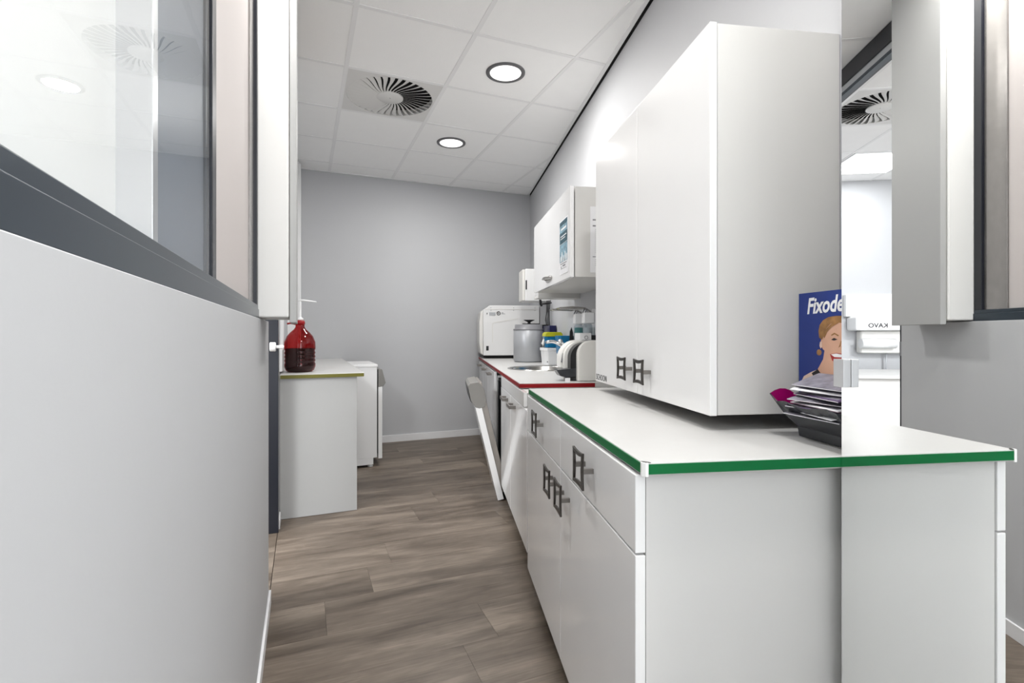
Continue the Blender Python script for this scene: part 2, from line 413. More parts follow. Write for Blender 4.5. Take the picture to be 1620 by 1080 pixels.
# doorway frame
d = MB(); d.box((LW-.012,JA,0),(XL-.014,JA+.035,CEIL)); d.box((LW-.012,JB,0),(XL+.004,JB+.05,CEIL))
door = struct('door_1', d, M['black'], bevel=.002)
d = MB(); d.box((LW-.012,JA+.035,CEIL-.10),(XL+.004,JB,CEIL-.001)); d.part('head_profile', M['black'], door, door, .002)
d = MB(); d.box((XL-.030,JA+.035,CEIL-.135),(XL-.004,JB,CEIL-.10)); d.part('head_track', M['grey_pl'], door, door, .001)
d = MB(); d.box((XL-.035,JA+.035,CEIL-.155),(XL-.002,JB,CEIL-.135)); d.part('head_stop', M['anthracite'], door, door, .001)
d = MB(); d.box((XL-.03,JA-.002,.99),(XL-.0135,JA+.037,1.06)); d.part('strike_plate', M['grey_dk'], door, door, .001)
d = MB(); d.lathe([(.006,0),(.023,0),(.025,.004),(.025,.026),(.022,.03),(.009,.03),(.009,.05),(.0095,.052),(.0095,.066),(.007,.07)], (XL-.035, JB-.072, 1.028), 20, axis='x')
d.v = [(-( -x) , y, z) for x, y, z in d.v]
d.part('door_knob', M['white_pl'], door, door)

# window_1 in the left wall
wn = MB(); wn.box((LW+.005,-3.0,SILL-.002),(XL-.003,1.832,SILL+.028)); wn.box((LW+.02,-3.0,SILL+.028),(XL-.006,1.832,SILL+.042))
win = struct('window_1', wn, M['anthracite'], bevel=.0015)
wn = MB(); wn.box((LW+.02,.955,SILL+.042),(XL-.008,.995,CEIL)); wn.part('mullion', M['black'], win, win, .0015)
wn = MB(); wn.box((LW+.025,.935,SILL+.042),(XL-.014,.954,CEIL)); wn.part('mullion_inner', M['anthracite'], win, win, .001)
wn = MB(); wn.box((LW+.02,1.795,SILL+.042),(XL-.006,1.831,CEIL)); wn.part('end_stile', M['black'], win, win, .0015)
wn = MB(); wn.box((LW+.03,1.69,SILL+.042),(XL-.016,1.794,CEIL)); wn.part('end_strip', M['bronze'], win, win, .001)
wn = MB(); wn.box((XL-.016,-3.0,SILL+.042),(XL-.010,.935,CEIL)); wn.part('window_glass', M['pane'], win, win)
wn = MB(); wn.box((XL-.034,1.0,SILL+.042),(XL-.022,1.69,CEIL)); wn.part('infill_panel', M['beige'], win, win, .001)
wn = MB(); wn.box((XL-.055,-3.0,SILL+.03),(XL-.050,.64,CEIL)); wn.part('window_blind', M['blind'], win, win)
wn = MB(); wn.box((XL-.06,.66,SILL+.043),(XL-.018,.934,CEIL)); wn.part('back_panel', M['greyblue'], win, win)
wn = MB(); wn.box((XL-.058,.64,SILL+.043),(XL-.0175,.66,CEIL)); wn.part('blind_rail', M['alu'], win, win, .001)

# ================================================================ boxed casing on the left wall
k = thing('wall_casing', 'tall white boxed casing rising from the low left wall beside the window', 'casing', (-.09,1.99,SILL), 'B')
b_ = MB(); b_.box((-.1405,1.833,SILL+.002),(-.0435,2.15,CEIL-.005)); b_.part('casing_box', M['laminate'], k, k, .006, seg=3)
b_ = MB(); b_.box((-.042,1.84,SILL-.014),(-.020,2.155,CEIL-.005)); b_.part('side_panel', M['shaded_white'], k, k, .002)  # corridor side of the white casing, its shade put into the colour

# ================================================================ mirror with clip
k = thing('wall_mirror', 'tall frameless mirror reflecting the counter end and the left wall', 'mirror', (.755,.5,.02))
b_ = MB(); b_.box((.7485,.06,.02),(.7575,.8585,2.40), 0)
for i_ in range(len(b_.m)):
    b_.m[i_] = 1
b_.m[5] = 0
b_.part('mirror_sheet', [M['mirror'], M['mirror_edge']], k, k)
b_ = MB(); b_.box((.7325,.836,1.0),(.748,.8605,1.052)); b_.box((.748,.8587,1.0),(.7578,.8607,1.052)); b_.part('mirror_clip', M['alu'], k, k, .001)

# ================================================================ pull handles
def square_pull(size=.088, off=.03):
    """ring parallel to the door (door face at x=0, room towards -x), concave sides, two posts"""
    h = size/2; t = .0095; d = .006; ring = MB(); n = 24
    def outline(hh, sag):
        pts = []
        cs = [(-hh,-hh),(hh,-hh),(hh,hh),(-hh,hh)]
        for q in range(4):
            a, b = cs[q], cs[(q+1)%4]
            for s_ in range(6):
                u = s_/6; px = a[0]+(b[0]-a[0])*u; pz = a[1]+(b[1]-a[1])*u
                inx, inz = (-(a[0]+b[0])/2, -(a[1]+b[1])/2); L_ = math.hypot(inx, inz)
                g = sag*4*u*(1-u); pts.append((px+inx/L_*g, pz+inz/L_*g))
        return pts
    o1, o2 = outline(h, .0035), outline(h-t, .0045)
    vs = [(-off, p[0], p[1]) for p in o1] + [(-off, p[0], p[1]) for p in o2] + [(-off+d, p[0], p[1]) for p in o1] + [(-off+d, p[0], p[1]) for p in o2]
    fs = []
    for i in range(n):
        j = (i+1) % n
        fs += [(i,j,n+j,n+i),(2*n+i,3*n+i,3*n+j,2*n+j),(i,2*n+i,2*n+j,j),(n+i,n+j,3*n+j,3*n+i)]
    ring.add(vs, fs, 0)
    posts = []
    for s_ in (-1, 1): posts.append(MB().box((-off+d-.001, s_*(h-.010)-.005, -.006), (.0, s_*(h-.010)+.005, .006)))
    return ring, posts
def add_pull(parent, node, at, size=.088, off=.03):
    ring, post = square_pull(size, off)
    o = ring.part('handle', M['pewter'], parent, node, .0012, at=at)
    for pm in post:
        po = bpy.data.objects.new('handle_post', pm.mesh('handle_post', M['pewter_lt'])); COL.objects.link(po); po.parent = parent; po.location = o.location.copy()
    return o
def add_bar(parent, node, at, L_=.105):
    b = MB()
    b.box((-.034,-L_/2,-.008),(-.026,L_/2,.008))
    for s_ in (-1,1): b.box((-.028, s_*(L_/2-.012)-.012, -.008),(.0, s_*(L_/2-.012)+.012,.008))
    return b.part('handle', M['pewter_lt'], parent, node, .001, at=at)

# ================================================================ base cabinet under the green edged worktop
DX = .350; TOP = .867
k = thing('base_cabinet', 'white gloss base cabinet with two drawers and two doors under the green-edged worktop', 'cabinet', (.65,1.48,0))
c = MB(); c.box((DX+.022,.889,.10),(.966,2.083,TOP-.0245)); c.part('body', M['laminate'], k, k, .001)
c = MB(); c.box((DX+.06,.91,.001),(.95,2.07,.10)); c.part('plinth', M['anthracite'], k, k)
for (ya, yb, kind) in ((.885,1.4815,'near'),(1.4845,2.085,'far')):
    c = MB(); c.box((DX,ya,.694),(DX+.020,yb,TOP-.028)); o = c.part('drawer', M['lacquer'], k, k, .002)
    add_pull(o, k, (DX, (ya+yb)/2, .775))
    c = MB(); c.box((DX,ya,.112),(DX+.020,yb,.690)); o = c.part('door', M['lacquer'], k, k, .002)
    add_pull(o, k, (DX, yb-.075 if kind=='near' else ya+.075, .633))
# ================================================================ worktop with green tape
k = thing('worktop', 'white laminate worktop with green tape along its edge, nearest to the mirror', 'worktop', (.66,1.47,TOP-.024))
c = MB(); c.box((DX+.0065,.8615,TOP-.024),(.967,2.092,TOP)); c.part('slab', M['worktop'], k, k, .0025)
c = MB(); c.box((DX+.0045,.8690,TOP-.0205),(DX+.0070,2.086,TOP-.0025)); c.part('edge_tape', M['green'], k, k)
c = MB(); c.box((DX+.0135,.8595,TOP-.0205),(.967,.862,TOP-.0025)); c.part('edge_tape', M['green'], k, k)
c = MB()
pts = [(DX+.0035,.870),(DX+.0035,.864),(DX+.009,.8585),(DX+.0145,.8585),(DX+.0145,.8613),(DX+.0100,.8613),(DX+.0063,.8650),(DX+.0063,.870)]
c.prism(pts, 'z', TOP-.0245, TOP+.0005); c.part('corner_cap', M['edge_white'], k, k, .0005)
c = MB(); c.prism([(DX+.006,.873),(DX+.012,.861),(DX+.020,.861),(DX+.018,.866),(DX+.010,.872)], 'z', TOP, TOP+.0008); c.part('cap_corner', M['pewter'], k, k)

# ================================================================ near wall cabinet
UX = .625; UZ0, UZ1 = .904, 1.840
k = thing('wall_cabinet', 'large white gloss two-door wall cabinet hung just above the green-edged worktop', 'cabinet', (.8,1.56,UZ0))
c = MB(); c.box((UX+.0215,1.117,UZ0+.001),(.9685,2.012,UZ1-.001)); c.part('body', M['inner'], k, k, .001)
c = MB(); c.box((UX,1.1135,UZ0),(UX+.019,1.5635,UZ1)); o = c.part('door', M['lacquer'], k, k, .002)
add_pull(o, k, (UX, 1.5635-.075, .982), .078, .030)
c = MB(); c.box((UX,1.5655,UZ0),(UX+.019,2.0155,UZ1)); o = c.part('door', M['lacquer'], k, k, .002)
add_pull(o, k, (UX, 1.5655+.075, .982), .078, .030)
text('lettering', 'SCHOON', .034, M['dark_print'], o if False else k, k, (UX-.0006, 2.006, UZ0+.008), (0,-1,0), (0,0,1), sx=.92)

# ================================================================ advertising board and leaflet tray
BX = .848
k = thing('display_board', 'blue advertising board with a laughing woman, standing behind the leaflet tray', 'sign', (BX,1.0,TOP))
c = MB(); c.box((BX,.871,TOP+.001),(BX+.006,1.104,TOP+.3285)); c.part('board', M['board_blue'], k, k, .0005)
B_ = dict(
 hair=[(0.0665,0.238),(0.0696,0.2516),(0.0798,0.2627),(0.0964,0.2698),(0.1191,0.2716),(0.1463,0.2707),(0.1722,0.2656),(0.1847,0.2497),(0.1772,0.2376),(0.1568,0.2502),(0.1356,0.2557),(0.1191,0.2573),(0.1021,0.2546),(0.0893,0.2446),(0.0822,0.2313),(0.0775,0.2191),(0.0684,0.2235)],
 face=[(0.0762,0.2267),(0.0876,0.2446),(0.105,0.2563),(0.1247,0.258),(0.1568,0.2544),(0.1752,0.2376),(0.1722,0.2087),(0.1594,0.1792),(0.141,0.1604),(0.1219,0.1613),(0.105,0.1712),(0.0934,0.1891),(0.0798,0.1976),(0.0714,0.2086)],
 neck=[(0.0846,0.1977),(0.0798,0.1752),(0.0635,0.1516),(0.0726,0.1319),(0.1191,0.1347),(0.1274,0.1647),(0.0964,0.1893)],
 shoulder=[(0.0087,0.1024),(0.0087,0.1167),(0.0187,0.1319),(0.0415,0.1431),(0.0647,0.1517),(0.0738,0.1343),(0.051,0.1047)],
 dress=[(0.0447,0.104),(0.0554,0.1281),(0.0447,0.141),(0.0635,0.1516),(0.0798,0.1357),(0.1191,0.1403),(0.1671,0.1423),(0.1722,0.1097),(0.0447,0.0947)],
 brow=[(0.1039,0.2304),(0.1135,0.2348),(0.1258,0.2292),(0.1236,0.227),(0.1135,0.2317),(0.105,0.2278)],
 brow2=[(0.142,0.2300),(0.151,0.2345),(0.162,0.2310),(0.160,0.2290),(0.151,0.2318),(0.143,0.2280)],
 eye=[(0.1039,0.2194),(0.1124,0.2235),(0.1225,0.2201),(0.1124,0.2175)],
 eye2=[(0.143,0.2200),(0.152,0.2237),(0.160,0.2200),(0.152,0.2176)],
 mouth=[(0.101,0.1872),(0.1191,0.191),(0.1463,0.1887),(0.1399,0.174),(0.1219,0.1669),(0.1067,0.1739)],
 teeth=[(0.1039,0.1869),(0.1191,0.1897),(0.1421,0.1868),(0.1313,0.1816),(0.1135,0.1817)],
 nose=[(0.1313,0.2172),(0.1334,0.2164),(0.1302,0.2056),(0.1247,0.2024),(0.1269,0.2059)],
 bun=[(0.075,0.1902),(0.0732,0.1855),(0.0685,0.1828),(0.0631,0.1835),(0.0596,0.1872),(0.0597,0.1922),(0.0632,0.1961),(0.0686,0.1971),(0.0733,0.1947)])
prn = MB()
def pp(key, m, lay):
    t_ = .0003*lay
    prn.prism([(1.105-u, TOP+v) for u, v in B_[key]], 'x', BX-t_-.0002, BX-t_, m)
pmats = [M['hair'], M['skin'], M['skin_lt'], M['dark_print'], M['red_print'], M['white_print']]
pp('bun',0,0); pp('shoulder',2,0); pp('neck',1,1); pp('dress',3,2); pp('face',1,2); pp('hair',0,3); pp('brow',0,3); pp('brow2',0,3)
B_['ear'] = [(.0715,.2140),(.0770,.2150),(.0775,.2040),(.0735,.1985),(.0700,.2050)]; B_['cheek'] = [(.090,.205),(.097,.200),(.104,.1925),(.100,.188),(.093,.192)]; B_['lock'] = [(.0780,.2300),(.0900,.2440),(.1060,.2550),(.1250,.2600),(.1250,.2560),(.1060,.2480),(.0930,.2370),(.0850,.2230)]
pp('ear',2,4); pp('lock',0,4); pp('eye',3,3); pp('eye2',3,3); pp('mouth',4,3); pp('teeth',5,4); pp('nose',0,3)
prn.part('printed_portrait', pmats, k, k)
text('lettering', 'Fixodent', .051, M['white_print'], k, k, (BX-.0006, 1.105-.0285, TOP+.2795), (0,-.995,.03), (0,.03,.995), bold=.0013, shear=.25, sx=.79)

def tray():
    k = thing('leaflet_tray', 'dark flared tray with magenta inside, holding leaflets, beside the mirror edge', 'tray', (.80,.96,TOP))
    # rings of an open scoop: bottom, mid, rim; going round from near-right
    def ring(x0,x1,y0,y1,z, wob=0, zr=None):
        pts = []; n = 8
        for i in range(n): pts.append((x0, y0+(y1-y0)*i/n, z + wob*math.sin(i*1.3)))
        for i in range(n): pts.append((x0+(x1-x0)*i/n, y1, z + (zr or 0)*math.sin(math.pi*min(1,i/n+.2))))
        for i in range(n): pts.append((x1, y1-(y1-y0)*i/n, z + (zr or 0)*.8))
        for i in range(n): pts.append((x1-(x1-x0)*i/n, y0, z))
        return pts
    rings = [ring(.800,.840,.872,1.040,TOP+.0015), ring(.799,.841,.870,1.044,TOP+.022), ring(.772,.842,.868,1.052,TOP+.05), ring(.742,.843,.866,1.062,TOP+.079,.004,.028)]
    n = 32; vs = [p for r_ in rings for p in r_]; fs = [list(range(n))[::-1]]
    for q in range(3):
        for i in range(n): fs.append([q*n+i, q*n+(i+1)%n, (q+1)*n+(i+1)%n, (q+1)*n+i])
    m = MB(); m.add(vs, fs, 0)
    o = m.part('bowl', [M['charcoal'], M['magenta']], k, k)
    s = o.modifiers.new('shell', 'SOLIDIFY'); s.thickness = .0022; s.offset = -1; s.material_offset = 1; s.use_quality_normals = True
    for p in o.data.polygons: p.use_smooth = False
    bpy.context.view_layer.update()
    return k
tray()
specs = [  # x, y, z, tilt about y, tilt about z, size, material, description
 (.792,.955,TOP+.062,-.30,.10,'paper_grey','pale grey leaflet lying lowest in the dark tray'),
 (.793,.950,TOP+.070,-.34,-.12,'paper','white leaflet second from the bottom in the dark tray'),
 (.794,.948,TOP+.079,-.30,.16,'purple_print','purple printed leaflet in the middle of the tray'),
 (.796,.945,TOP+.088,-.36,-.05,'paper','white leaflet above the purple one in the tray'),
 (.798,.946,TOP+.098,-.42,.20,'paper_grey','grey printed leaflet slanting over the tray'),
 (.800,.944,TOP+.109,-.45,-.10,'purple_print','dark purple leaflet near the top of the tray'),
 (.803,.948,TOP+.121,-.50,.12,'paper','white-edged leaflet second from the top of the tray'),
 (.805,.950,TOP+.132,-.55,.02,'paper_grey','topmost dark grey leaflet in the tray, against the board')]
for (x,y,z,ty,tz,mm_,lab) in specs:
    m = MB(); m.box((-.038,-.072,-.0010),(.034,.072,.0010), 0); m.box((-.0385,-.0722,-.0005),(-.0378,.0722,.0009),1)
    m.box((-.030,-.060,.0010),(.026,.058,.0012),2)
    me = m.mesh('leaflet', [M[mm_], M['paper'], M['paper_grey']]); o = bpy.data.objects.new('leaflet', me); COL.objects.link(o)
    o.location = (x,y,z); o.rotation_euler = (0,ty*.8+.1,tz); tag(o, lab, 'leaflet', 'leaflets in the dark tray')

# ================================================================ sink run: worktop with red tape
RT = .865; RX = .355
# the sink run and what stands on it are laid out at 1/KS of their size and enlarged about the eye point afterwards
KS = 1.064; WX = .966/KS; FZ = EYE - EYE/KS
before = set(bpy.data.objects)
def far_y(x): return (ZE + KS*x*SD)/CD/KS        # far wall line
k = thing('worktop', 'long white worktop with red edge tape and the sink, at the far right', 'worktop', (.66,3.8,RT-.026))
c = MB()
SCX, SCY, SRX = .664, 3.32, .225
outer = [(RX,2.335),(WX,2.335),(WX,far_y(WX)-.004),(RX,far_y(RX)-.004)]
nn = 40
hole = [(SCX+SRX*math.cos(-2*math.pi*q/nn), SCY+SRX*math.sin(-2*math.pi*q/nn)) for q in range(nn)]
def slab_with_hole(z0, z1):
    bm = bmesh.new()
    def loop(pts): 
        vs = [bm.verts.new((p[0], p[1], z1)) for p in pts]
        return [bm.edges.new((vs[i], vs[(i+1)%len(vs)])) for i in range(len(vs))]
    e = loop(outer) + loop(hole)
    bmesh.ops.triangle_fill(bm, edges=e, use_beauty=True)
    r_ = bmesh.ops.extrude_face_region(bm, geom=bm.faces[:])
    for v in r_['geom']:
        if isinstance(v, bmesh.types.BMVert): v.co.z = z0
    bmesh.ops.recalc_face_normals(bm, faces=bm.faces)
    vs = [tuple(v.co) for v in bm.verts]; bm.verts.index_update(); fs = [[v.index for v in f.verts] for f in bm.faces]; bm.free()
    return vs, fs
vs, fs = slab_with_hole(RT-.024, RT); c.add(vs, fs); c.part('slab', M['worktop'], k, k)
c = MB(); c.box((RX-.002,2.333,RT-.0215),(RX+.0003,far_y(RX)-.01,RT-.003)); c.part('edge_tape', M['red'], k, k)
c = MB(); c.box((RX-.002,2.3325,RT-.0215),(.72,2.3352,RT-.003)); c.part('edge_tape', M['red'], k, k)
c = MB(); c.prism([(RX-.002,2.336),(RX,2.331),(RX+.012,2.333),(RX+.002,2.338)],'z',RT-.001,RT+.0006); c.part('corner_cap', M['edge_white'], k, k)
# sink
k = thing('sink', 'round stainless steel sink bowl set in the red-edged worktop', 'sink', (SCX,SCY,RT-.05))
c = MB(); c.lathe([(.240,RT+.0005),(.240,RT+.004),(.235,RT+.0055),(.220,RT+.003),(.213,RT-.002),(.208,RT-.035),(.19,RT-.047),(.03,RT-.05),(.028,RT-.052)], (SCX,SCY,0), 48, caps=False)
o = c.part('bowl', M['steel'], k, k)
c = MB(); c.lathe([(.0005,RT-.048),(.022,RT-.048),(.03,RT-.0505),(.03,RT-.052),(.0005,RT-.052)], (SCX,SCY,0), 24); c.part('drain', M['chrome'], k, k)
# faucet
k = thing('faucet', 'chrome mixer tap with curved spout beside the round sink', 'faucet', (.815,2.98,RT))
c = MB(); c.lathe([(.001,RT+.0005),(.026,RT+.0005),(.026,RT+.012),(.021,RT+.018),(.021,RT+.095),(.017,RT+.105),(.001,RT+.108)], (.815,2.98,0), 24); c.part('body', M['chrome'], k, k)
c = MB(); pts = []
for q in range(13):
    a = q/12; pts.append((.80-.165*a, 2.985+.10*a, RT+.07+.115*math.sin(a*1.9)))
c.tube(pts, [.013-.003*q/12 for q in range(13)], 12); c.part('spout', M['chrome'], k, k)
c = MB(); c.tube([(.81,2.98,RT+.10),(.78,2.99,RT+.13),(.735,3.0,RT+.165),(.71,3.005,RT+.185)], [.009,.007,.006,.010], 10); c.lathe([(.001,0),(.014,.002),(.015,.02),(.001,.028)], (.708,3.005,RT+.175), 14); c.part('lever', M['alu'], k, k)

# sink cabinet
k = thing('sink_cabinet', 'white gloss two-door cabinet on metal legs below the red-edged worktop', 'cabinet', (.65,2.57,0))
c = MB(); c.box((DX+.022,2.190,.17),(WX,3.068,.798)); c.part('body', M['laminate'], k, k)
c = MB(); c.box((DX+.001,2.192,.775),(DX+.018,3.068,.838)); c.part('false_front', M['lacquer'], k, k, .0015)
MB().box((DX+.0185,2.0,.800),(WX,2.332,.838)).single('worktop', M['laminate'], 'short white filler strip closing the gap between the green and red edged worktops', 'worktop', (.66,2.2,.80), bevel=.001)
for ya, yb in ((2.100,2.630),(2.633,3.070)):
    c = MB(); c.box((DX,ya,.17),(DX+.019,yb,.772)); o = c.part('door', M['lacquer'], k, k, .0015)
    add_bar(o, k, (DX, 2.49 if ya < 2.3 else 2.78, .738), .12)
for lx in (.42,.86):
    for ly in (2.25,3.02):
        c = MB(); c.lathe([(.022,FZ+.001),(.024,FZ+.004),(.016,FZ+.012),(.016,.17)], (lx,ly,0), 16); c.part('leg', M['steel'], k, k)

# dishwashers
def dishwasher(label, org, frame, sgn, near, ang, depth=.55, top=False, W=.565, fz=0, doff=0):
    """front plane through org.x, opening towards -x*sgn; near/far along y; ang = door opening"""
    x0, y0 = org
    def X(v): return x0 + v*sgn
    k = thing('dishwasher', label, 'dishwasher', (x0+.3*sgn, y0+W/2, 0), frame)
    h = .823 if top else .795
    c = MB(); c.box((X(.0),y0,.075+fz),(X(depth),y0+.012,h)); c.part('side_panel', M['white_pl'], k, k, .001)
    c = MB(); c.box((X(.0),y0+W-.012,.075+fz),(X(depth),y0+W,h)); c.part('side_panel', M['white_pl'], k, k, .001)
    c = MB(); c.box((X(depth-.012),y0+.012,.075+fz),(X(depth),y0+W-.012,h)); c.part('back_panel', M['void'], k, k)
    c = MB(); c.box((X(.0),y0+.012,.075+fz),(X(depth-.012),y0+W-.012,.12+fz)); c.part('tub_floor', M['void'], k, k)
    c = MB(); c.box((X(.003),y0+.0125,.12),(X(.03),y0+.030,h-.02)); c.part('gasket', M['black_plastic'], k, k); c = MB(); c.box((X(.003),y0+W-.030,.12),(X(.03),y0+W-.0125,h-.02)); c.part('gasket', M['black_plastic'], k, k)
    c = MB(); c.box((X(.01 if fz else .03),y0,.02+fz),(X(.06),y0+W,.074+fz)); c.box((X(.06),y0,.02+fz),(X(depth),y0+.01,.074+fz)); c.part('plinth', M['white_pl'], k, k)
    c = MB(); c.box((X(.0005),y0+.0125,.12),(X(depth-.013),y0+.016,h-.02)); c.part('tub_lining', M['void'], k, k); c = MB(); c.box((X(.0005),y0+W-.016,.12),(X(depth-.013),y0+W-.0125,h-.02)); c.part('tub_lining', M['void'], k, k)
    if top:
        c = MB(); c.box((X(-.006),y0-.004,h),(X(depth+.004),y0+W+.004,h+.022)); c.part('top_panel', M['white_pl'], k, k, .004)
    else:
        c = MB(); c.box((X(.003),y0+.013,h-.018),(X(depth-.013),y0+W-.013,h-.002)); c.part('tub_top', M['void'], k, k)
        for z_ in (.62,.36):
            c = MB(); ya, yb = y0+.035, y0+W-.035; xa, xb = X(.035), X(depth-.04)
            for q in range(9):
                yy = ya+(yb-ya)*q/8; c.tube([(xa,yy,z_+.09),(xa,yy,z_),(xb,yy,z_)], .0022, 5)
            for zz in (z_, z_+.09): c.tube([(xb,ya,zz),(xa,ya,zz),(xa,yb,zz),(xb,yb,zz)], .0028, 5)
            c.part('wire_rack', M['alu'], k, k)
        c = MB()
        for q in range(4): c.lathe([(.001,0),(.03,.002),(.05,.012)], (X(.1), y0+.07+.09*q, .70), 14, axis='z')
        c.part('cutlery_tray', M['white_pl'], k, k)
    for yy in (y0+.03, y0+W-.03):
        c = MB(); c.lathe([(.022,fz+.001),(.022,fz+.006),(.012,fz+.010),(.012,fz+.02)], (X(.05),yy,0), 14); c.part('foot', M['white_pl'], k, k)
    # door: local frame, hinge at origin, door plane local x=0 (outer towards -x)
    root = bpy.data.objects.new('door', None)
    H = .70
    inner = MB(); inner.box((-.004*sgn,.010,.0),(-.040*sgn,W-.010,H-.005))
    if top: inner = MB(); inner.box((-.002*sgn,.010,.0),(-.010*sgn,W-.010,H-.005))
    me = inner.mesh('door', M['inox_door'] if not top else M['black_plastic']); d = bpy.data.objects.new('door', me); COL.objects.link(d); d.parent = k.o
    d.location = Vector((x0+doff, y0, .125 if fz else .105)) - k.org
    d.rotation_euler = (0, -ang*sgn, 0); bev(d, .003)
    def sub(mb, name, m, bv=.002):
        me = mb.mesh(name, m); o = bpy.data.objects.new(name, me); COL.objects.link(o); o.parent = d; bev(o, bv); return o
    s_ = MB(); s_.box(((-.010 if top else -.040)*sgn,.0,-.04),((-.042 if top else -.078)*sgn,W,H-.145)); sub(s_, 'front_panel', M['lacquer'])
    poly = [(-.010,H+.0),(-.038,H+.0),(-.044,H-.010),(-.070,H-.115),(-.050,H-.145),(-.010,H-.15)]
    if not top: poly = [(.0,H-.045),(-.022,H+.002),(-.075,H+.006),(-.092,H-.008),(-.095,H-.10),(-.075,H-.148),(-.055,H-.158),(-.02,H-.158),(-.002,H-.12)]
    s_ = MB(); s_.prism([(p[0]*sgn, p[1]) for p in poly], 'y', -.001, W+.001); sub(s_, 'control_panel', M['taupe'], .003)
    if not top: s_ = MB(); s_.prism([(p[0]*sgn, p[1]) for p in [(-.0885,H-.02),(-.095,H-.02),(-.0985,H-.10),(-.090,H-.115),(-.082,H-.108),(-.086,H-.10),(-.0905,H-.098)]], 'y', .002, W-.002); sub(s_, 'grip', M['black_plastic'], 0)
    if not top: s_ = MB(); s_.box((-.0045*sgn,.08,.30),(.004*sgn,.30,.44)); s_.lathe([(.001,0),(.03,0),(.03,.006),(.001,.008)], (.0*sgn,.25,.37), 16, axis='x'); sub(s_, 'detergent_box', M['grey_pl'], .001)
    return k
dishwasher('open dishwasher with its white door tilted out, below the red-edged worktop', (.373,3.078), 'R', 1, 0, R(13.5), doff=.025, depth=WX-.375, W=.41, fz=FZ)
DW2 = dishwasher('closed white dishwasher pushed under the yellow-green edged desk', (.565,4.26), 'B', -1, 0, 0, depth=.55, top=True)

# drawer base beyond the dishwasher
k = thing('base_cabinet', 'far white base cabinet with three doors between the open dishwasher and the far wall', 'cabinet', (.65,4.25,0))
c = MB(); c.box((DX+.022,3.497,.16),(WX,5.00,.805)); c.part('body', M['laminate'], k, k)
c = MB(); c.box((DX+.06,3.51,FZ+.001),(WX-.01,4.98,.16)); c.part('plinth', M['white_pl'], k, k)
for q in range(3):
    ya = 3.498+.50*q; c = MB(); c.box((DX,ya,.165),(DX+.019,ya+.496,.832)); o = c.part('door', M['lacquer'], k, k, .0015)
    add_bar(o, k, (DX, ya+.25, .80), .12)

# ================================================================ things on the red edged worktop
# autoclave
k = thing('autoclave', 'large white box-shaped steriliser at the far end of the red-edged worktop', 'autoclave', (.64,4.98,RT))
c = MB(); poly = [(.368,RT+.028),(.905,RT+.028),(.905,RT+.50),(.425,RT+.50),(.395,RT+.47),(.366,RT+.46)]
c.prism(poly, 'y', 4.70, 5.10); c.part('housing', M['white_pl'], k, k, .006)
c = MB(); c.box((.40,4.72,RT+.001),(.90,5.08,RT+.03)); c.part('base', M['void'], k, k)
c = MB(); c.prism([(.366,RT+.03),(.366,RT+.455),(.345,RT+.44),(.332,RT+.35),(.332,RT+.14),(.345,RT+.05)], 'y', 4.715, 5.08); c.part('front_cover', M['cream_pl'], k, k, .004)
c = MB(); c.box((.385,4.697,RT+.462),(.904,4.7005,RT+.466)); c.prism([(.452,RT+.15),(.458,RT+.15),(.458,RT+.322),(.475,RT+.335),(.70,RT+.375),(.70,RT+.380),(.472,RT+.342),(.452,RT+.327)], 'y', 4.6975, 4.7005); c.part('side_relief', M['cream_pl'], k, k)
c = MB(); c.box((.395,4.6965,RT+.075),(.418,4.7005,RT+.118)); c.part('power_switch', M['black_plastic'], k, k)
c = MB(); c.box((.424,4.6965,RT+.405),(.482,4.7005,RT+.435)); c.part('rating_plate', M['grey_pl'], k, k)
c = MB(); c.lathe([(.019,4.6965),(.019,4.7005),(.0135,4.7005),(.0135,4.6965),(.019,4.6965)], (.512,0,RT+.425), 24, axis='y', caps=False); c.box((.502,4.697,RT+.4235),(.522,4.7,RT+.4265)); c.box((.5105,4.697,RT+.415),(.5135,4.7,RT+.435)); c.part('emblem', M['dark_print'], k, k)
c = MB(); c.box((.540,4.697,RT+.428),(.558,4.7,RT+.432)); c.box((.540,4.697,RT+.420),(.575,4.7,RT+.4225)); c.part('small_print', M['grey_dk'], k, k)
for sx_ in (.44,.655,.86):
    for sz_ in (.478,.455):
        c = MB(); c.lathe([(.001,4.6965),(.004,4.6965),(.004,4.7)], (sx_,0,RT+sz_), 8, axis='y'); c.part('screw', M['grey_pl'], k, k)
c = MB(); c.box((.400,4.6965,RT+.415),(.407,4.7005,RT+.43)); c.part('indicator', M['black_plastic'], k, k)
# canister
k = thing('canister', 'grey lidded canister with a black knob in front of the white steriliser', 'canister', (.70,4.12,RT))
c = MB(); c.lathe([(.112,RT+.001),(.116,RT+.005),(.125,RT+.010),(.125,RT+.262),(.122,RT+.265)], (.70,4.12,0), 48); c.part('body', M['grey_pl'], k, k)
c = MB(); c.lathe([(.127,RT+.262),(.127,RT+.272),(.115,RT+.276),(.115,RT+.305),(.110,RT+.310),(.001,RT+.312)], (.70,4.12,0), 48); c.part('lid', M['grey_dk'], k, k)
c = MB(); c.lathe([(.030,RT+.311),(.012,RT+.322),(.012,RT+.33),(.045,RT+.345),(.045,RT+.349),(.001,RT+.35)], (.705,4.12,0), 24); c.box((.65,4.10,RT+.311),(.79,4.14,RT+.319)); c.part('knob', M['black_plastic'], k, k)
# dark binder boxes behind
k = MB().box((.832,4.27,RT+.001),(.905,4.50,RT+.312)).single('storage_box', M['black_plastic'], 'black box standing between the grey canister and the wall', 'box', (.87,4.36,RT), bevel=.003)
k = MB().box((.850,3.98,RT+.001),(.905,4.26,RT+.300)).single('storage_box', M['navy'], 'navy blue box standing behind the yellow-lidded tub', 'box', (.93,4.15,RT), bevel=.003)
